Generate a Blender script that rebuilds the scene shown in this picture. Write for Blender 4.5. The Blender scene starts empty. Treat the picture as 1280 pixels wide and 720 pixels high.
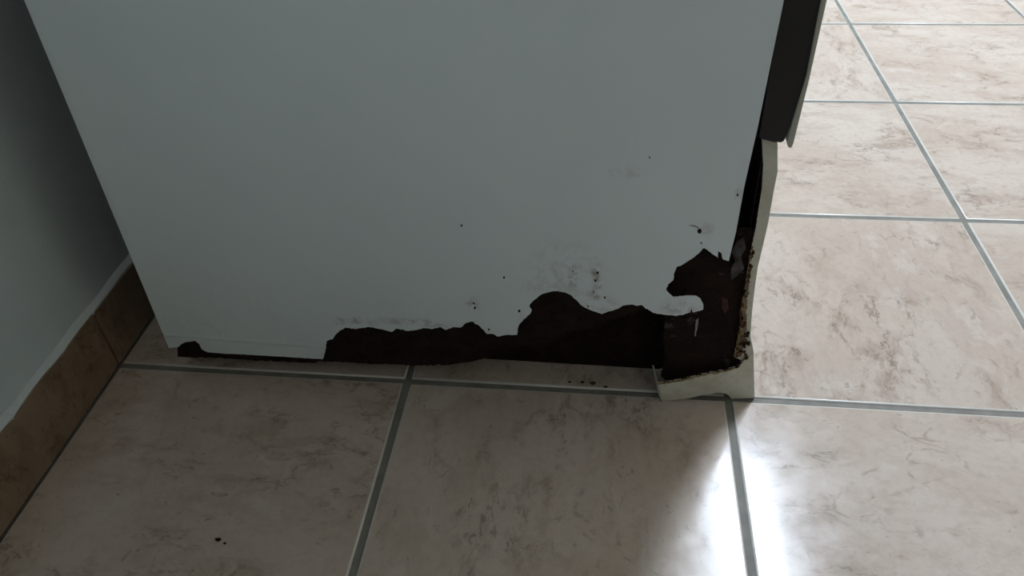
import bpy, bmesh, math, random
from mathutils import Vector, Matrix, noise

# ------------------------------------------------------------------ camera
T = 0.33                                   # floor tile module in metres
F_PX = 973.472
YAW, PITCH, ROLL = -0.13865, -0.69587, -0.04819
CAM = Vector((0.19230, -0.54922, 0.59669))
FW = Vector((math.sin(YAW)*math.cos(PITCH), math.cos(YAW)*math.cos(PITCH), math.sin(PITCH)))
_r = FW.cross(Vector((0, 0, 1))).normalized()
_u = _r.cross(FW)
RT = math.cos(ROLL)*_r + math.sin(ROLL)*_u
UP = -math.sin(ROLL)*_r + math.cos(ROLL)*_u

scene = bpy.context.scene
COL = scene.collection
cam_data = bpy.data.cameras.new('camera')
cam = bpy.data.objects.new('camera', cam_data)
COL.objects.link(cam)
cam_data.sensor_width = 36.0
cam_data.lens = F_PX/1280.0*36.0
cam_data.clip_start = 0.01
cam.matrix_world = Matrix(((RT.x, UP.x, -FW.x, CAM.x), (RT.y, UP.y, -FW.y, CAM.y),
                           (RT.z, UP.z, -FW.z, CAM.z), (0, 0, 0, 1)))
scene.camera = cam

# ------------------------------------------------------------------ light
LAMP_POS = (0.92, 1.49, 2.6)                # a tube fitting on the ceiling, running along y
LAMP_W, LAMP_L = 0.20, 0.88
LAMP_STRENGTH = 165.0
LAMP_COLOR = (0.85, 0.975, 1.14, 1)
world = bpy.data.worlds.new('world'); scene.world = world
world.use_nodes = True
world.node_tree.nodes['Background'].inputs[0].default_value = (0.75, 0.85, 1.0, 1)
world.node_tree.nodes['Background'].inputs[1].default_value = 0.0
scene.view_settings.view_transform = 'Standard'
scene.view_settings.look = 'None'
scene.view_settings.exposure = 0.0
scene.view_settings.gamma = 1.0
scene.view_settings.use_curve_mapping = False

# ------------------------------------------------------------------ node helpers
class NT:
    def __init__(self, name):
        self.m = bpy.data.materials.new(name); self.m.use_nodes = True
        self.t = self.m.node_tree; self.n = self.t.nodes; self.l = self.t.links
        self.b = self.n['Principled BSDF']
    def node(self, kind, **kw):
        nd = self.n.new(kind)
        for k, v in kw.items(): setattr(nd, k, v)
        return nd
    def put(self, sock, v):
        if isinstance(v, bpy.types.NodeSocket): self.l.new(v, sock)
        elif v is not None: sock.default_value = v
    def math(self, op, a, b=None, c=None, clamp=False):
        nd = self.node('ShaderNodeMath', operation=op, use_clamp=clamp)
        self.put(nd.inputs[0], a)
        if b is not None: self.put(nd.inputs[1], b)
        if c is not None: self.put(nd.inputs[2], c)
        return nd.outputs[0]
    def vmath(self, op, a, b):
        nd = self.node('ShaderNodeVectorMath', operation=op)
        self.put(nd.inputs[0], a); self.put(nd.inputs[1], b)
        return nd.outputs[0]
    def ramp(self, v, lo, hi, a=0.0, b=1.0):
        nd = self.node('ShaderNodeMapRange', interpolation_type='SMOOTHSTEP')
        self.put(nd.inputs[0], v)
        for i, x in enumerate((lo, hi, a, b)): nd.inputs[i+1].default_value = x
        return nd.outputs[0]
    def noise(self, vec, scale, detail=4, rough=.55, dist=0.0):
        nd = self.node('ShaderNodeTexNoise')
        self.put(nd.inputs['Vector'], vec)
        nd.inputs['Scale'].default_value = scale; nd.inputs['Detail'].default_value = detail
        nd.inputs['Roughness'].default_value = rough; nd.inputs['Distortion'].default_value = dist
        return nd.outputs['Fac']
    def mix(self, f, a, b):
        nd = self.node('ShaderNodeMix', data_type='RGBA')
        self.put(nd.inputs[0], f); self.put(nd.inputs[6], a); self.put(nd.inputs[7], b)
        return nd.outputs[2]
    def obj(self):
        return self.node('ShaderNodeTexCoord').outputs['Object']
    def bump(self, h, strength=.3, dist=.001):
        nd = self.node('ShaderNodeBump')
        nd.inputs['Strength'].default_value = strength; nd.inputs['Distance'].default_value = dist
        self.put(nd.inputs['Height'], h); self.l.new(nd.outputs[0], self.b.inputs['Normal'])
    def out(self, color=None, rough=None, spec=None):
        self.put(self.b.inputs['Base Color'], color); self.put(self.b.inputs['Roughness'], rough)
        if spec is not None: self.put(self.b.inputs['Specular IOR Level'], spec)
        return self.m

def C(r, g, b): return (r, g, b, 1)

def mat_tile(name, tint=1.0, warm=(1, 1, 1)):
    k = NT(name)
    rnd = k.node('ShaderNodeObjectInfo').outputs['Random']
    cb = k.node('ShaderNodeCombineXYZ')
    k.put(cb.inputs[0], k.math('MULTIPLY', rnd, 37.0)); k.put(cb.inputs[1], k.math('MULTIPLY', rnd, 91.0))
    k.put(cb.inputs[2], k.math('MULTIPLY', rnd, 13.0))
    v0 = k.obj()
    v = k.vmath('ADD', v0, cb.outputs[0])
    mp = k.node('ShaderNodeMapping'); k.put(mp.inputs[0], v)
    mp.inputs['Rotation'].default_value = (0, 0, .35); mp.inputs['Scale'].default_value = (1.0, 1.7, 1.0)
    vs = mp.outputs[0]
    # warp the lookup with a slow noise so that patches and veins wander like stone
    wn = k.node('ShaderNodeTexNoise'); k.put(wn.inputs['Vector'], vs)
    wn.inputs['Scale'].default_value = 11; wn.inputs['Detail'].default_value = 5; wn.inputs['Roughness'].default_value = .62
    wv = k.vmath('MULTIPLY', k.vmath('SUBTRACT', wn.outputs['Color'], (.5, .5, .5)), (.11, .11, .11))
    vw = k.vmath('ADD', vs, wv)
    big = k.noise(vw, 6, 4, .55)
    mid = k.noise(vw, 17, 7, .68)
    fine = k.noise(v, 120, 5, .65)
    col = k.mix(k.ramp(big, .36, .64), C(0.508*tint, 0.438*tint, 0.384*tint), C(0.446*tint, 0.371*tint, 0.315*tint))
    col = k.mix(k.math('MULTIPLY', k.ramp(mid, .46, .72), .55), col, C(0.376*tint, 0.296*tint, 0.242*tint))
    col = k.mix(k.math('MULTIPLY', k.ramp(k.noise(vw, 12, 6, .6), .54, .70), .6), col, C(0.545*tint, 0.491*tint, 0.443*tint))
    col = k.mix(k.math('MULTIPLY', k.ramp(fine, .40, .75), .22), col, C(0.301*tint, 0.238*tint, 0.188*tint))
    # veins: ridges of the warped noise, broken up by finer noise, only inside patches
    mask = k.ramp(k.noise(vs, 8, 3, .5), .44, .60)
    brk = k.ramp(k.noise(vw, 60, 4, .6), .40, .60)
    ridge = k.math('ABSOLUTE', k.math('SUBTRACT', k.noise(vw, 10, 5, .6), .5))
    thin = k.math('MULTIPLY', k.math('MULTIPLY', k.ramp(ridge, .0, .020, 1.0, 0.0), mask), brk)
    soft = k.math('MULTIPLY', k.ramp(ridge, .0, .09, 1.0, 0.0), k.math('MULTIPLY', mask, k.ramp(mid, .38, .58)))
    col = k.mix(k.math('MULTIPLY', soft, .40), col, C(0.245*tint, 0.186*tint, 0.137*tint))
    col = k.mix(k.math('MULTIPLY', thin, .56), col, C(0.132*tint, 0.101*tint, 0.077*tint))
    # a net of hair cracks
    wv2 = k.vmath('MULTIPLY', k.vmath('SUBTRACT', wn.outputs['Color'], (.5, .5, .5)), (.05, .05, .05))
    vo = k.node('ShaderNodeTexVoronoi', feature='DISTANCE_TO_EDGE'); k.put(vo.inputs['Vector'], k.vmath('ADD', vs, wv2)); vo.inputs['Scale'].default_value = 26
    net = k.math('MULTIPLY', k.ramp(vo.outputs['Distance'], .01, .06, 1, 0), k.math('MULTIPLY', k.ramp(k.noise(vs, 11, 4, .6), .50, .62), k.ramp(k.noise(v, 70, 3), .42, .60)))
    col = k.mix(k.math('MULTIPLY', net, .38), col, C(0.188*tint, 0.146*tint, 0.111*tint))
    bl = k.math('MULTIPLY', k.ramp(k.noise(vw, 48, 5, .65), .60, .70), k.ramp(k.noise(vs, 12, 3), .46, .58))
    col = k.mix(k.math('MULTIPLY', bl, .52), col, C(0.178*tint, 0.132*tint, 0.094*tint))
    pit = k.ramp(k.noise(v, 170, 2, .5), .72, .78)
    col = k.mix(k.math('MULTIPLY', pit, .5), col, C(.14, .11, .085))
    r = k.ramp(k.noise(v, 40, 5, .6), .3, .75, .13, .22)
    k.bump(k.math('ADD', k.math('MULTIPLY', fine, .3), k.math('MULTIPLY', mid, .7)), .06, .0006)
    if warm != (1, 1, 1): col = k.vmath('MULTIPLY', col, warm)
    return k.out(col, r, .20)

def mat_grout():
    k = NT('grout'); v = k.obj()
    n = k.noise(v, 30, 5, .6); f = k.noise(v, 400, 3)
    col = k.mix(k.ramp(n, .3, .7), C(.148, .142, .126), C(.215, .207, .186))
    k.bump(f, .4, .0006)
    return k.out(col, .7, .35)

def mat_wall(name, a, b):
    k = NT(name); v = k.obj()
    col = k.mix(k.ramp(k.noise(v, 6, 4), .35, .65), C(*a), C(*b))
    k.bump(k.noise(v, 160, 4), .25, .0008)
    return k.out(col, .6, .35)

def mat_plain(name, c, rough, spec=.5, var=.15, scale=60, bump=.1):
    k = NT(name); v = k.obj()
    n = k.noise(v, scale, 4)
    col = k.mix(n, C(*[x*(1-var) for x in c]), C(*[min(1, x*(1+var)) for x in c]))
    k.bump(n, bump, .0006)
    return k.out(col, rough, spec)

def mat_rust(name, a, b, c, grey=.0, ga=.60):
    k = NT(name); v = k.obj()
    n = k.noise(v, 45, 7, .7, .5); m = k.noise(v, 160, 5, .65)
    col = k.mix(k.ramp(n, .35, .65), C(*a), C(*b))
    col = k.mix(k.math('MULTIPLY', k.ramp(m, .55, .72), .7), col, C(*c))
    if grey:
        g = k.ramp(k.noise(v, 38, 6, .7, .3), ga, ga+.05)
        col = k.mix(k.math('MULTIPLY', g, grey), col, C(.22, .22, .21))
    k.bump(k.math('ADD', n, k.math('MULTIPLY', m, .6)), .9, .003)
    return k.out(col, .92, .15)

M_TILE = mat_tile('beige_marbled_tile')
M_BTILE = mat_tile('brown_skirting_tile', .50, (1, .88, .70))
M_GROUT = mat_grout()
M_WALL = mat_wall('painted_wall', (.50, .605, .645), (.56, .66, .70))
M_ROOM = mat_wall('plain_room_wall', (.71, .62, .49), (.75, .66, .52))
M_WOOD = mat_wall('grey_room_wall', (.77, .70, .60), (.81, .74, .63))
M_DARKBAND = mat_wall('added_dark_band', (.050, .034, .024), (.065, .045, .032))
M_CEIL = mat_wall('wooden_ceiling', (.28, .22, .16), (.32, .25, .18))
M_ARRIS = mat_plain('pale_tile_arris', (.56, .55, .51), .25, .5, .10, 90, .1)  # rounded tile edges, paler than the tile face
M_CAULK = mat_plain('painted_ledge', (.57, .65, .68), .6, .4, .12, 80, .4)
M_RUST = mat_rust('dark_rust', (.011, .0075, .0065), (.022, .0125, .0095), (.032, .017, .011))
M_RUSTG = mat_rust('dark_rust_with_paint_rests', (.013, .0085, .007), (.024, .0135, .010), (.034, .018, .012), .25, .60)
M_RUSTB = mat_rust('bright_rust', (.055, .026, .013), (.13, .068, .030), (.03, .014, .008))
M_BLACK = mat_plain('black_enamel', (.012, .012, .012), .5, .4, .3, 40, .1)
M_PALE = mat_plain('pale_door_skin', (.38, .39, .33), .3, .5, .06, 50, .05)
M_GREYFLAKE = mat_plain('grey_paint_flake', (.30, .30, .28), .6, .3, .25, 200, .4)
M_DARKMETAL = mat_plain('dark_sheet_metal', (.05, .05, .048), .6, .4, .2, 30, .2)
M_WHITE = mat_plain('white_enamel', (.70, .73, .72), .35, .5, .02, 20, .02)

# ------------------------------------------------------------------ mesh helpers
def mesh_obj(name, verts, faces, mat, parent=None, smooth=False):
    me = bpy.data.meshes.new(name)
    off = Vector(parent['_o']) if parent is not None and '_o' in parent else Vector((0, 0, 0))
    me.from_pydata([tuple(Vector(v)-off) for v in verts], [], faces)
    bm = bmesh.new(); bm.from_mesh(me)
    bmesh.ops.recalc_face_normals(bm, faces=bm.faces)
    bm.to_mesh(me); bm.free()
    if smooth:
        for p in me.polygons: p.use_smooth = True
    me.materials.append(mat)
    o = bpy.data.objects.new(name, me); COL.objects.link(o)
    if parent is not None:
        o.parent = parent
        if '_o' in parent: o['_o'] = parent['_o']
    return o

def box(name, a, b, mat, parent=None):
    (x0, y0, z0), (x1, y1, z1) = a, b
    v = [(x0, y0, z0), (x1, y0, z0), (x1, y1, z0), (x0, y1, z0), (x0, y0, z1), (x1, y0, z1), (x1, y1, z1), (x0, y1, z1)]
    f = [(0, 1, 2, 3), (4, 5, 6, 7), (0, 1, 5, 4), (1, 2, 6, 5), (2, 3, 7, 6), (3, 0, 4, 7)]
    return mesh_obj(name, v, f, mat, parent)

def prism_geo(front, d):
    """front: 3D outline; d: extrusion vector"""
    n = len(front)
    v = list(front)+[p+d for p in front]
    f = [tuple(range(n)), tuple(range(2*n-1, n-1, -1))]
    f += [(i, (i+1) % n, n+(i+1) % n, n+i) for i in range(n)]
    return v, f

def prism(name, front, d, mat, parent=None):
    v, f = prism_geo(front, d)
    return mesh_obj(name, v, f, mat, parent)

def thing(name, loc, label, cat, group=None):
    o = bpy.data.objects.new(name, None); COL.objects.link(o)
    o.location = loc; o['_o'] = tuple(loc)
    o['label'] = label; o['category'] = cat
    if group: o['group'] = group
    return o

# ------------------------------------------------------------------ room
X0, X1, Y0, Y1, H = -0.330, 2.31, -1.45, 2.97, 2.6
floor = box('floor', (X0-.1, Y0-.1, -.06), (X1+.1, Y1+.1, -.0016), M_GROUT); floor['kind'] = 'structure'
G = .0034                                 # half of a joint
def tile_mesh(w, d, h=.008, bev=.0019, nm='tile', mat=M_TILE):
    me = bpy.data.meshes.new(nm); bm = bmesh.new()
    rings = []
    for k in range(4):
        a = math.pi/2*k/3
        ins = bev*(1-math.sin(a)) if k else bev
        # rounded arris: from the side wall up to the flat top
        ins = bev*(1-math.cos(a)); z = -bev+bev*math.sin(a)
        rings.append((ins, z))
    rings.insert(0, (0, -h))
    vs = []
    for ins, z in rings:
        vs.append([bm.verts.new((x, y, z)) for x, y in ((-w/2+ins, -d/2+ins), (w/2-ins, -d/2+ins), (w/2-ins, d/2-ins), (-w/2+ins, d/2-ins))])
    for a, b in zip(vs, vs[1:]):
        for i in range(4): bm.faces.new((a[i], a[(i+1) % 4], b[(i+1) % 4], b[i]))
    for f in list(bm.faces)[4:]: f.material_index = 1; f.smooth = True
    bm.faces.new(vs[-1]); bm.faces.new(vs[0][::-1])
    bmesh.ops.recalc_face_normals(bm, faces=bm.faces)
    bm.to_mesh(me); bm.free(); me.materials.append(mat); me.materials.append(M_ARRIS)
    return me
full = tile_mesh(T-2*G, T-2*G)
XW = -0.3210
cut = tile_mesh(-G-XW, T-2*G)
rnd = random.Random(5)
for i in range(-1, 7):
    for j in range(-5, 9):
        o = bpy.data.objects.new('tile', cut if i < 0 else full); COL.objects.link(o)
        cx = (XW-G)/2 if i < 0 else (i+.5)*T
        o.rotation_euler.z = math.pi/2*rnd.randrange(4) if i >= 0 else math.pi*rnd.randrange(2)
        o.location = (cx, (j+.5)*T, rnd.uniform(-.0002, .0002)); o.parent = floor

def struct(o): o['kind'] = 'structure'; return o
struct(box('wall_left', (X0-.1, Y0, 0), (X0, Y1, H), M_WALL))
struct(box('wall_right', (X1, Y0, -.01), (X1+.1, Y1, H), M_ROOM))
struct(box('wall_back', (X0-.1, Y1, -.01), (X1+.1, Y1+.1, H), M_ROOM))
struct(box('wall_front', (X0-.1, Y0-.1, -.01), (X1+.1, Y0, H), M_WOOD))
struct(box('light_cut_band_1', (X0, Y0, -.0016), (X1, Y0+.012, 1.05), M_DARKBAND))  # unseen dark band added on the front wall to cut low bounce light
struct(box('ceiling', (X0-.1, Y0-.1, H), (X1+.1, Y1+.1, H+.1), M_CEIL))
# skirting: a strip of painted mortar along its top, cut tiles below
SK = .0765
base = struct(box('baseboard_left', (X0, Y0, -.0016), (X0+.004, Y1, SK-.001), M_GROUT))
bt_me = {}
for j in range(-5, 9):
    y0, y1 = j*T+.0014, (j+1)*T-.0014
    a = (X0, y0, .0010); b = (X0+.008, y1, SK+.0005*((j*7) % 3-1))
    o = box('skirting_tile', a, b, M_BTILE, base)
    m = o.modifiers.new('bevel', 'BEVEL'); m.width = .0014; m.segments = 2
# uneven mortar ledge above the tiles
vs, fs = [], []
N = 260
for i in range(N+1):
    y = Y0+(Y1-Y0)*i/N
    a = .0072+.0016*noise.noise((y*25, 3, 0)); hgt = SK+.0045+.0022*noise.noise((y*22, 9, 1))
    vs += [(X0-.001, y, SK-.002), (X0+a, y, SK-.002), (X0+a, y, SK+.0012), (X0+.0012, y, hgt), (X0-.001, y, hgt)]
for i in range(N):
    for k in range(4):
        fs.append((i*5+k, i*5+k+1, i*5+5+k+1, i*5+5+k))
mesh_obj('mortar_ledge', vs, fs, M_CAULK, base)

# ------------------------------------------------------------------ ceiling lamp
lamp = thing('ceiling_lamp_offscreen', (LAMP_POS[0], LAMP_POS[1], H), 'long white box lamp fixed to the kitchen ceiling', 'lamp')
def lathe(name, prof, mat, parent, cx, cy, n=40, smooth=True):
    vs, fs = [], []
    for r, z in prof:
        for i in range(n):
            a = 2*math.pi*i/n
            vs.append((cx+r*math.cos(a), cy+r*math.sin(a), z))
    for k in range(len(prof)-1):
        for i in range(n):
            fs.append((k*n+i, k*n+(i+1) % n, (k+1)*n+(i+1) % n, (k+1)*n+i))
    fs.append(tuple(range(n))); fs.append(tuple(range((len(prof)-1)*n, len(prof)*n)))
    return mesh_obj(name, vs, fs, mat, parent, smooth)
k = NT('lit_diffuser')
k.b.inputs['Base Color'].default_value = (.9, .9, .9, 1)
k.b.inputs['Emission Color'].default_value = LAMP_COLOR
k.b.inputs['Emission Strength'].default_value = LAMP_STRENGTH
M_LIT = k.m
lx, ly = LAMP_POS[:2]
box('base', (lx-LAMP_W/2-.01, ly-LAMP_L/2-.02, H-.03), (lx+LAMP_W/2+.01, ly+LAMP_L/2+.02, H), M_WHITE, lamp)
vs, fs = [], []
for yy in (ly-LAMP_L/2, ly+LAMP_L/2):
    for q in range(9):
        a = math.pi*q/8
        vs.append((lx-LAMP_W/2*math.cos(a), yy, H-.028-.035*math.sin(a)))
for q in range(8): fs.append((q, q+1, 9+q+1, 9+q))
fs += [tuple(range(9)), tuple(range(9, 18)), (0, 8, 17, 9)]
mesh_obj('diffuser_offscreen', vs, fs, M_LIT, lamp)

# ------------------------------------------------------------------ stove
PY, PS, PX = -0.0050, -0.012, -0.250      # plane of the stove's side: y = PY + PS*(x-PX)
EY = Vector((-PS, 1, 0)).normalized()     # into the stove
def side_y(x): return PY+PS*(x-PX)
def ray(u, v): return FW+RT*((u-640)/F_PX)-UP*((v-360)/F_PX)
def on_plane(u, v, p0, n):
    d = ray(u, v); t = (p0-CAM).dot(n)/d.dot(n); return CAM+d*t
P0 = Vector((PX, PY, 0))
def side(u, v, off=0.0): return on_plane(u, v, P0+EY*off, EY)
def sides(pts, off=0.0): return [side(u, v, off) for u, v in pts]
def ragged(pts, amp=.6, step=2.2, seed=0):
    """break a traced contour into short uneven segments (pixels)"""
    out = []
    for i in range(len(pts)-1):
        (x0, y0), (x1, y1) = pts[i], pts[i+1]
        L = math.hypot(x1-x0, y1-y0); n = max(1, int(L/step))
        nx, ny = -(y1-y0)/max(L, 1e-6), (x1-x0)/max(L, 1e-6)
        for q in range(n):
            t = q/n; d = 0
            if q: d = amp*(noise.noise((x0*.31+t*L*.35, y0*.27, seed))+.6*noise.noise((x0*.9+t*L*.9, y0, seed+5)))
            out.append((x0+(x1-x0)*t+nx*d, y0+(y1-y0)*t+ny*d))
    out.append(pts[-1])
    return out

ZT = .86                                   # top of the side panel
def extend(pa, pb, z):                     # continue the line pa->pb up to height z
    t = (z-pa.z)/(pb.z-pa.z); return pa+(pb-pa)*t
stove = thing('stove', (0.04, .28, 0), 'white metal kitchen stove with rusted-through lower side and black oven door edge', 'stove')

# --- the white side panel with its rotten lower edge (pixel contour laid on the stove's side)
left_b = (211, 435)
hole = [left_b, (216, 434.5), (222.5, 434), (227, 430), (232, 427.5), (238, 427), (244, 426), (249, 430), (252, 436.5), (260, 440.5), (280, 442), (330, 444.5), (403, 449)]
c2 = [(95, 475), (102, 450), (108, 425), (110, 388), (128, 378), (145, 375), (165, 345), (190, 328), (205, 318), (260, 325), (320, 315), (380, 325), (440, 340), (460, 322), (520, 335), (560, 330), (600, 320), (640, 325), (680, 315), (710, 330), (750, 315), (780, 318), (810, 295), (840, 288), (875, 308), (905, 340), (915, 350), (945, 350), (965, 362), (1010, 355), (1065, 355), (1072, 310), (1095, 280), (1130, 250), (1138, 232), (1125, 210), (1150, 180), (1190, 150)]
hole2 = [(380+x/4, 330+y/4) for x, y in c2]
c3 = [(270, 127), (320, 132), (350, 145), (380, 170), (400, 195), (440, 215), (495, 235), (540, 222), (570, 212), (600, 195), (640, 190), (660, 197), (685, 193), (700, 205), (740, 230), (790, 238), (840, 243), (880, 240), (890, 235), (900, 232), (915, 228), (920, 207), (926, 228), (950, 222), (975, 215), (976, 195), (962, 165), (940, 152), (900, 150), (835, 158), (815, 140), (800, 125), (810, 95), (835, 75), (838, 45)]
hole3 = [(620+x/3.765, 330+y/3.765) for x, y in c3]
c1 = [(132, 347), (140, 345), (165, 330), (185, 315), (200, 300), (215, 310), (235, 325), (235, 308), (243, 312), (247, 328), (262, 333)]
hole4 = [(780+x/2, 160+y/2) for x, y in c1]
contour = ragged(hole, .5, 3, 1)+ragged(hole2, 1.0, 1.8, 2)+ragged(hole3, .8, 1.8, 3)+ragged(hole4, .8, 1.8, 4)
right_e = [(915, 310), (920, 290), (930, 235), (947, 160), (963, 82)]
pts = sides(contour+right_e)
ptr = side(980, 0); pr0 = side(930, 235)
ptl = side(30, 0); pl0 = side(*left_b)
TL, TR = extend(pl0, ptl, ZT), extend(pr0, ptr, ZT)
outline = pts+[ptr, TR, TL, ptl]

def mat_panel():
    k = NT('stained_white_enamel'); v = k.obj()
    xyz = k.node('ShaderNodeSeparateXYZ'); k.put(xyz.inputs[0], v)
    x, z = xyz.outputs[0], xyz.outputs[2]
    o = Vector(stove['_o'])
    col = k.mix(k.ramp(k.noise(v, 5, 4), .3, .7), C(.69, .79, .82), C(.72, .82, .85))
    n1 = k.noise(v, 75, 6, .7, .4)
    # smudges: (pixel centre, pixel half sizes, amount)
    for u, vv, ru, rv, a in [(745, 352, 9, 30, .85), (716, 346, 8, 16, .5), (590, 381, 10, 12, .6), (440, 402, 34, 8, .75), (520, 403, 60, 6, .5), (925, 243, 8, 10, .7), (780, 215, 30, 10, .2), (745, 380, 30, 14, .5), (850, 385, 34, 14, .45), (700, 345, 60, 50, .25), (880, 290, 16, 16, .3)]:
        p = side(u, vv)-o; q = side(u+ru, vv)-o; w = side(u, vv-rv)-o
        dx = k.math('DIVIDE', k.math('SUBTRACT', x, p.x), abs(q.x-p.x))
        dz = k.math('DIVIDE', k.math('SUBTRACT', z, p.z), abs(w.z-p.z))
        d = k.math('SQRT', k.math('ADD', k.math('MULTIPLY', dx, dx), k.math('MULTIPLY', dz, dz)))
        m = k.math('MULTIPLY', k.ramp(d, .2, 1.2, 1, 0), k.ramp(n1, .44, .62))
        col = k.mix(k.math('MULTIPLY', m, a), col, C(.23, .20, .165))
    # blistered paint low down
    blis = k.math('MULTIPLY', k.ramp(z, .04, .22, 1.0, 0.0), k.noise(v, 34, 3, .5, .8))
    h = k.math('ADD', k.math('MULTIPLY', blis, 2.2), k.math('MULTIPLY', k.noise(v, 9, 2), .8))
    zc = k.math('SUBTRACT', z, k.math('MULTIPLY', k.math('ADD', x, .3), -.02))
    crease = k.ramp(k.math('ABSOLUTE', k.math('SUBTRACT', zc, .055)), .0, .004, 1, 0)
    h = k.math('ADD', h, k.math('MULTIPLY', crease, k.math('MULTIPLY', k.ramp(x, .10, .02), .5)))
    k.bump(h, .5, .0018)
    return k.out(col, .38, .45)
M_PANEL = mat_panel()
prism('side_panel', outline, EY*.0011, M_PANEL, stove)

# --- rusted steel left behind the flaked enamel, with its own torn lower edge
inner_low = [(396, 451), (430, 453), (470, 455), (520, 457), (560, 456), (590, 452), (612, 446), (626, 439), (640, 432), (657, 431), (684, 432), (696, 424), (705, 416), (731, 412), (753, 407), (758, 400), (769, 398), (790, 394), (803, 386), (830, 380)]
inner = ragged(inner_low, 1.6, 2.2, 7)+[(830, 340), (640, 335), (396, 380)]
prism('rusted_inner_sheet', sides(inner, .0022), EY*.0012, M_RUST, stove)
left_in = ragged([(222, 446), (240, 447), (262, 447), (330, 451), (396, 454)], 1, 3, 9)+[(396, 420), (222, 410)]
prism('rusted_inner_sheet', sides(left_in, .0030), EY*.0012, M_RUST, stove)

# --- rusted corner post behind the front edge (folded sheet)
post = ragged([(834, 380), (831, 400), (829, 425), (832, 450), (826, 470), (838, 480)], 1.4, 2.2, 11)+[(880, 484), (925, 480)]+ragged([(926, 440), (934, 372), (938, 320)], 1., 3, 12)+[(946, 285), (900, 285), (840, 300)]
pp = sides(post, .0160)
prism('corner_post', pp, EY*.0015, M_RUSTG, stove)
a, b = side(832, 396, .016), side(832, 470, .016)
prism('corner_post_return', [a, b, b+EY*.03+Vector((.006, 0, 0)), a+EY*.03+Vector((.006, 0, 0))], Vector((.0015, 0, 0)), M_RUST, stove)

# --- black front frame, seen between the side panel and the door
ftop = extend(side(957, 176, .0180), side(990, 0, .0180), ZT)
prism('front_frame', [side(905, 455, .0180), side(918, 455, .0180), side(931, 320, .0180), side(948, 225, .0180), side(955, 176, .0180), ftop, extend(side(905, 330, .0180), side(970, 0, .0180), ZT)], EY*.05, M_BLACK, stove)

# --- oven door: dark body, pale front skin, handle (all run the width of the stove)
WID = .56
def door_line(a, b): return extend(a, b, .80)
o0 = .001
d_bl, d_br = side(949, 171, o0), side(982, 178, o0)
body = [d_bl, side(953, 174, o0), side(963, 176.5, o0), side(976, 178, o0), side(980, 176, o0), side(983.5, 168, o0), side(1008, 95, o0), side(1027, 0, o0),
        extend(side(1008, 95, o0), side(1027, 0, o0), .80), extend(side(963, 95, o0), side(980.5, 0, o0), .80), side(980.5, 0, o0), side(963.5, 85, o0)]
door = prism('oven_door', body, EY*(WID-.002), M_BLACK, stove)
o1 = -.0005
skin = [side(984, 178, o1), side(984.5, 183, o1), side(987, 185.5, o1), side(990, 184.5, o1), side(992, 180, o1), side(1011.5, 101, o1), side(1034, 0, o1),
        extend(side(1011.5, 101, o1), side(1034, 0, o1), .80), extend(side(1008, 95, o1), side(1026.5, 0, o1), .80), side(1026.5, 0, o1), side(1008, 95, o1), side(986, 168, o1)]
sk_ = prism('front_skin', skin, EY*(WID+.001), M_PALE, door)
bv = sk_.modifiers.new('bevel', 'BEVEL'); bv.width = .0008; bv.segments = 2
hz, hx = .75, extend(side(1011.5, 101, o1), side(1034, 0, o1), .75).x
hv, hf = [], []
def tube(path, r, n=10):
    vs, fs = [], []
    for i, p in enumerate(path):
        d = (path[min(i+1, len(path)-1)]-path[max(i-1, 0)]).normalized()
        s = d.cross(Vector((.3, .2, 1))).normalized(); t = d.cross(s)
        vs += [p+s*r*math.cos(2*math.pi*k/n)+t*r*math.sin(2*math.pi*k/n) for k in range(n)]
    for i in range(len(path)-1):
        for k in range(n): fs.append((i*n+k, i*n+(k+1) % n, (i+1)*n+(k+1) % n, (i+1)*n+k))
    fs += [tuple(range(n)), tuple(range((len(path)-1)*n, len(path)*n))]
    return vs, fs
hb = Vector((hx-.003, side_y(hx), hz))
v_, f_ = tube([hb+EY*.06, hb+EY*.06+Vector((.03, 0, 0)), hb+EY*.075+Vector((.038, 0, 0)), hb+EY*.485+Vector((.038, 0, 0)), hb+EY*.50+Vector((.03, 0, 0)), hb+EY*.50], .007)
mesh_obj('handle', v_, f_, M_BLACK, door, True)

# --- lower front panel: front sheet, narrow side flange, foot flange bent outwards
OFFL = .0125
def mat_flange():
    k = NT('cream_enamel_with_rusty_edge'); v = k.obj()
    n = k.noise(v, 55, 5, .65); f = k.noise(v, 180, 5, .65, .4)
    col = k.mix(k.ramp(n, .35, .7), C(.62, .63, .54), C(.53, .52, .42))
    col = k.mix(k.math('MULTIPLY', k.ramp(f, .60, .70), .35), col, C(.30, .25, .16))
    k.bump(n, .2, .001)
    return k.out(col, .4, .45)
M_FLANGE = mat_flange()
q1 = lambda pts: [(780+x/2, 160+y/2) for x, y in pts]
fl_right = q1([(384, 40), (384, 110), (374, 160), (360, 240), (346, 300), (335, 345), (327, 400), (320, 460), (316, 520), (325, 545)])
fl_left = q1([(345, 26), (346, 60), (348, 95), (345, 150), (335, 212), (327, 260), (320, 295), (312, 345), (302, 400), (296, 440), (291, 485), (284, 530), (276, 572)])
front_line = [side(u, v, OFFL) for u, v in fl_right]
corner = Vector((.3561, .0016, 0.0))
front_line[-1] = side(942, 440, OFFL)
fverts = front_line+[Vector((corner.x, corner.y, .0005))]
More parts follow.
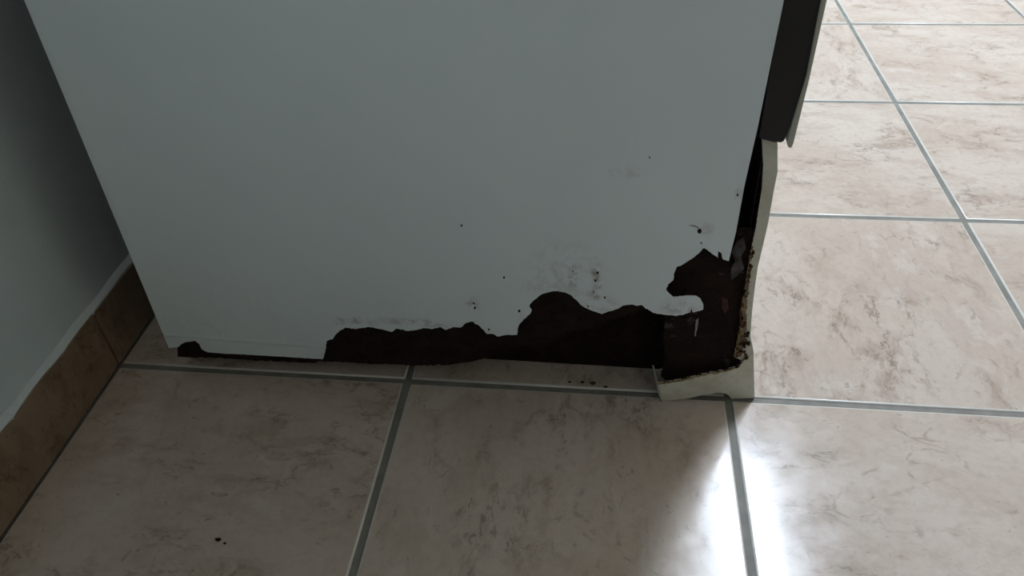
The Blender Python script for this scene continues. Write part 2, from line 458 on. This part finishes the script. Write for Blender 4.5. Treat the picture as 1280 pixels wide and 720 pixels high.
# front sheet: run along the stove's width, 1 mm thick
NF = len(fverts)
sv = [p for p in fverts]+[p+EY*(WID-.012) for p in fverts]+[p-Vector((.0012, 0, 0)) for p in fverts]+[p+EY*(WID-.012)-Vector((.0012, 0, 0)) for p in fverts]
sf = []
for i in range(NF-1):
    sf += [(i, i+1, NF+i+1, NF+i), (2*NF+i, 3*NF+i, 3*NF+i+1, 2*NF+i+1), (i, 2*NF+i, 2*NF+i+1, i+1), (NF+i, NF+i+1, 3*NF+i+1, 3*NF+i)]
sf += [(0, NF, 3*NF, 2*NF), (NF-1, 2*NF-1+2*NF-NF, 4*NF-1, 2*NF-1)]
sf[-1] = (NF-1, 3*NF-1, 4*NF-1, 2*NF-1)
lower = mesh_obj('lower_front_panel', sv, sf, M_FLANGE, stove)
flange = fl_right[:-1]+[(941, 446)]+[(930, 452)]+ragged(fl_left[::-1][:9], 1.2, 2.0, 21)+fl_left[::-1][9:]
prism('side_flange', sides(flange, OFFL), EY*.0011, M_FLANGE, lower)
# rolled top of the flange
tp = [side(953, 173, OFFL), side(972, 178, OFFL)]
# foot flange stands on the floor, swung out towards the room at its free end
FA, FB = Vector((.3561, .0016, 0)), Vector((.2643, -.0095, 0))
fdir = (FB-FA).normalized(); fn = Vector((0, 0, 1)).cross(fdir).normalized()
if fn.y < 0: fn = -fn
def foot(u, v, off=0.0): return on_plane(u, v, FA+fn*off, fn)
foot_top = ragged([(820.5, 479), (846, 475), (875, 468.5), (890, 465), (907, 462.5), (915, 460), (923, 457.5), (930, 448), (936, 446)], 1.3, 2.2, 31)
foot_px = foot_top+[(941.3, 440), (942.5, 470), (943.2, 492), (942, 497), (938.7, 499), (925, 499.6), (914.7, 499.2), (912.5, 496.5), (910.5, 494), (906, 491.8), (896, 490.7), (880, 493.5), (859, 498.3), (826, 502.8), (823, 492)]
fpts = [foot(u, v) for u, v in foot_px]
fpts = [Vector((p.x, p.y, max(p.z, .0004))) for p in fpts]
prism('foot_flange', fpts, fn*.0012, M_FLANGE, lower)
ft = foot_top
fe = [(u, v+2.6+2.2*noise.noise((u*.12, 1, 0))) for u, v in ft]
prism('rusted_edge', [foot(u, v, -.0003) for u, v in ragged(ft+fe[::-1], .9, 1.6, 50)], fn*.0003, mat_rust('brown_edge_stain', (.20, .15, .085), (.36, .30, .20), (.09, .05, .025)), lower)
e0, e1 = foot(820.7, 479), foot(826, 502.5)
lip = [e0, e1, e1+fn*.012+fdir*.001, e0+fn*.020+fdir*.002+Vector((0, 0, .005)), e0+fn*.018+fdir*.002+Vector((0, 0, .007))]
prism('foot_flange_lip', lip, -fdir*.0014, M_GREYFLAKE, lower)
lp2 = [foot(820.7, 479, .016), foot(818, 463, .016), foot(828, 461.5, .016), foot(834, 474, .016)]
prism('foot_flange_tab', lp2, fn*.001, M_GREYFLAKE, lower)

# rust crust along the flange's torn edge: small lumps
def lump(name, c, r, mat, parent, seed, squash=(1, .5, 1)):
    bm = bmesh.new(); bmesh.ops.create_icosphere(bm, subdivisions=2, radius=1)
    for v in bm.verts:
        k_ = 1+.45*noise.noise(v.co*1.7+Vector((seed*3.1, seed, 0)))
        v.co = Vector((v.co.x*squash[0], v.co.y*squash[1], v.co.z*squash[2]))*r*k_
    vs = [v.co+c for v in bm.verts]; fs = [tuple(v.index for v in f.verts) for f in bm.faces]; bm.free()
    return mesh_obj(name, vs, fs, mat, parent, False)
rr = random.Random(3)
er = [(u+d, v) for (u, v), d in zip(fl_left[6:], (.5, 3.0, 4.5, 6.0, 7.5, 9.0, 9.0))]
el = [(u-.6, v) for u, v in fl_left[6:]]
prism('rusted_edge', sides(ragged(el, 1.2, 2.0, 40)+ragged(er[::-1], 3.2, 1.6, 41), OFFL-.0003), EY*.0004, mat_rust('tan_rust_stain', (.17, .115, .062), (.30, .23, .145), (.07, .035, .018)), lower)
def strip_left(v):
    for (u0, v0), (u1, v1) in zip(fl_left, fl_left[1:]):
        if v0 <= v <= v1: return u0+(u1-u0)*(v-v0)/(v1-v0)
    return fl_left[-1][0]
for i in range(46):
    v = rr.uniform(312, 446); u = strip_left(v)+rr.uniform(-1.5, 3.5)+(v > 400)*rr.uniform(0, 3)
    lump('rust_crust', side(u, v, OFFL-.0004), rr.uniform(.0006, .0017), M_RUSTB if rr.random() < .7 else M_RUST, lower, i, (1, .5, 1.5))
for i in range(22):
    v = rr.uniform(416, 450); u = 932+rr.uniform(-4, 4.5)-(v-430)*.12
    lump('rust_crust', side(u, v, OFFL-.0015), rr.uniform(.0007, .0018), M_RUST if i % 3 else M_RUSTB, lower, 60+i, (1, .8, 1))
for i in range(40):
    t = rr.random(); kk = int(t*(len(foot_top)-1)); u, v = foot_top[kk]
    lump('rust_crust', foot(u+rr.uniform(-1, 1), v+rr.uniform(-1, .8), -.0002), rr.uniform(.0005, .0011), M_RUSTB if i % 2 else M_RUST, lower, 100+i, (1.5, .5, .8))

# --- loose paint flakes and rust spots on the side
def flake(pts, off, mat, d=.0006, seed=0, name='paint_flake', parent=stove):
    return prism(name, sides(ragged(pts+[pts[0]], .7, 1.6, seed)[:-1], off), EY*d, mat, parent)
flake([(870, 400), (873.5, 398), (872, 408), (869.5, 421), (868.3, 419)], .0100, M_GREYFLAKE, seed=1)
flake([(836, 398), (848, 394), (862, 397), (868, 395), (865, 404), (856, 407), (852, 416), (842, 418), (835, 410)], .0152, M_RUSTG, seed=2)
flake([(921, 302), (930, 297), (932, 312), (926, 320), (930, 336), (921, 345), (914, 350), (914, 336), (919, 326), (915, 315)], .0118, mat_rust('greyish_rust', (.05, .045, .042), (.13, .125, .12), (.04, .02, .015)), seed=3)
flake([(903, 372), (909, 374), (911, 386), (906, 392), (902, 384)], .0152, mat_rust('reddish_rust', (.06, .03, .022), (.10, .05, .04), (.04, .02, .015)), seed=4)
spots = [((874.5, 289), 2.6), ((876.5, 304), 1.0), ((630, 347), 1.2), ((649, 389), 1.6), ((593.5, 385), 1.5), ((592, 379), 1.0), ((577, 282), 1.2), ((747, 341), 1.6), ((744, 351), 1.3), ((812, 197), .9), ((611, 412), 1.2), ((716, 339), .9), ((756, 372), 1.2), ((922, 244), 1.3), ((899, 316), 1.0), ((742, 365), .9), ((735, 383), 1.0)]
for i, ((u, v), r) in enumerate(spots):
    n = 9
    ring = [(u+r*math.cos(6.283*q/n)*(1+.5*noise.noise((i*3.3, q*1.9, 0))), v+r*1.15*math.sin(6.283*q/n)*(1+.5*noise.noise((i*2.1, q*1.3, 4)))) for q in range(n)]
    prism('rust_spot', sides(ring, -.0003), EY*.0005, M_RUST, stove)
flake([(861, 281.5), (868, 282), (873, 284), (873.5, 286), (868, 283.6), (862, 282.6)], -.0004, M_GREYFLAKE, seed=6)

# --- the rest of the body
dX = Vector((1, PS, 0)).normalized()
bl = Vector((pl0.x+.001, side_y(pl0.x+.001), .024))
prism('back_panel', [pl0+EY*.0012, TL+EY*.0012, TL+EY*.0012+dX*.001, pl0+EY*.0012+dX*.001], EY*(WID-.002), M_DARKMETAL, stove)
far_b = extend(pr0, ptr, .03)
prism('far_side_panel', [p+EY*(WID-.0012) for p in (pl0, far_b, TR, TL)], EY*.0012, M_WHITE, stove)
z1 = .045
prism('bottom_pan', [Vector((pl0.x+.004, side_y(pl0.x), z1))+EY*.05, Vector((pr0.x-.01, side_y(pr0.x), z1-.01))+EY*.05,
                     Vector((pr0.x-.01, side_y(pr0.x), z1-.01))+EY*(WID-.01), Vector((pl0.x+.004, side_y(pl0.x), z1))+EY*(WID-.01)], Vector((0, 0, .0015)), M_RUST, stove)
# sheet of the base, set back behind the rotten side
sk0, sk1 = Vector((pl0.x+.01, side_y(pl0.x), .001))+EY*.046, Vector((.335, side_y(.335), .001))+EY*.046
prism('base_skirt', [sk0, sk1, sk1+Vector((0, 0, .16)), sk0+Vector((0, 0, .16))], EY*.0012, M_RUST, stove)
# oven box and hob
prism('oven_box', [Vector((pl0.x+.05, side_y(pl0.x), .30))+EY*.045, Vector((TR.x-.02, side_y(TR.x), .30))+EY*.045,
                   Vector((TR.x-.02, side_y(TR.x), .30))+EY*(WID-.045), Vector((pl0.x+.05, side_y(pl0.x), .30))+EY*(WID-.045)], Vector((0, 0, .45)), M_DARKMETAL, stove)
tA, tB = TL-dX*.004-EY*.003, TR+dX*.034-EY*.003
hob = prism('hob_top', [tA, tB, tB+EY*(WID+.006), tA+EY*(WID+.006)], Vector((0, 0, .03)), M_WHITE, stove)
hob.modifiers.new('bevel', 'BEVEL').width = .006
ctl = prism('control_panel', [extend(pr0, ptr, .805)+EY*.002, extend(pr0, ptr, .805)+EY*.002+dX*.03, TR+EY*.002+dX*.03, TR+EY*.002], EY*(WID-.004), M_WHITE, stove)
for q in range(5):
    c = extend(pr0, ptr, .832)+dX*.029+EY*(.08+.1*q)
    v_, f_ = tube([c, c+dX*.022], .016, 20)
    mesh_obj('knob', v_, f_, M_BLACK, ctl)
ztop = TL.z+.03
for q in range(4):
    c = TL+dX*(.15+.29*(q % 2))+EY*(.14+.28*(q//2))
    lathe('burner', [(.045, ztop-.001), (.045, ztop+.012), (.03, ztop+.018)], M_BLACK, hob, c.x, c.y, 24)
# four short feet
for fx, fy in ((-.20, .10), (-.20, .46), (.26, .10), (.26, .46)):
    cx, cy = fx, side_y(fx)+fy
    lathe('foot', [(.016, 0.0), (.016, .008), (.009, .010), (.009, z1)], M_BLACK, stove, cx, cy, 16)

# ------------------------------------------------------------------ crumbs on the floor
def floor_pt(u, v): d = ray(u, v); return CAM+d*(-CAM.z/d.z)
def crumb(name, u, v, r, mat, label, cat, group=None, sq=(1.3, .8, .45), s=0):
    p = floor_pt(u, v)
    bm = bmesh.new(); bmesh.ops.create_icosphere(bm, subdivisions=2, radius=1)
    for vv in bm.verts:
        k_ = 1+.5*noise.noise(vv.co*1.6+Vector((s*2.7, s, 1)))
        vv.co = Vector((vv.co.x*sq[0], vv.co.y*sq[1], vv.co.z*sq[2]))*r*k_
    zm = min(vv.co.z for vv in bm.verts)
    for vv in bm.verts: vv.co.z -= zm+.0001
    me = bpy.data.meshes.new(name); bm.to_mesh(me); bm.free(); me.materials.append(mat)
    o = bpy.data.objects.new(name, me); COL.objects.link(o); o.location = (p.x, p.y, .0001)
    o['label'] = label; o['category'] = cat
    if group: o['group'] = group
    return o
crumb('dirt_crumb', 273, 675, .0022, M_RUST, 'small black dirt crumb on the tile by the skirting', 'crumb', s=1)
crumb('dirt_crumb', 281, 679.5, .0012, M_RUST, 'tiny black dirt grain beside the larger crumb on the tile', 'crumb', s=2)
for i, (u, v, r) in enumerate([(741, 480, .0028), (728, 478, .0017), (757, 484, .0016), (712, 478, .0014)]):
    crumb('rust_flake', u, v, r, M_RUSTB if i == 0 else M_RUST, ('largest reddish brown rust flake on the floor under the rotten stove side' if i == 0 else 'small dark rust flake on the floor under the rotten stove side'), 'rust flake', None if i == 0 else 'small rust flakes under the stove', s=5+i)

for o in bpy.data.objects:
    if '_o' in o: del o['_o']
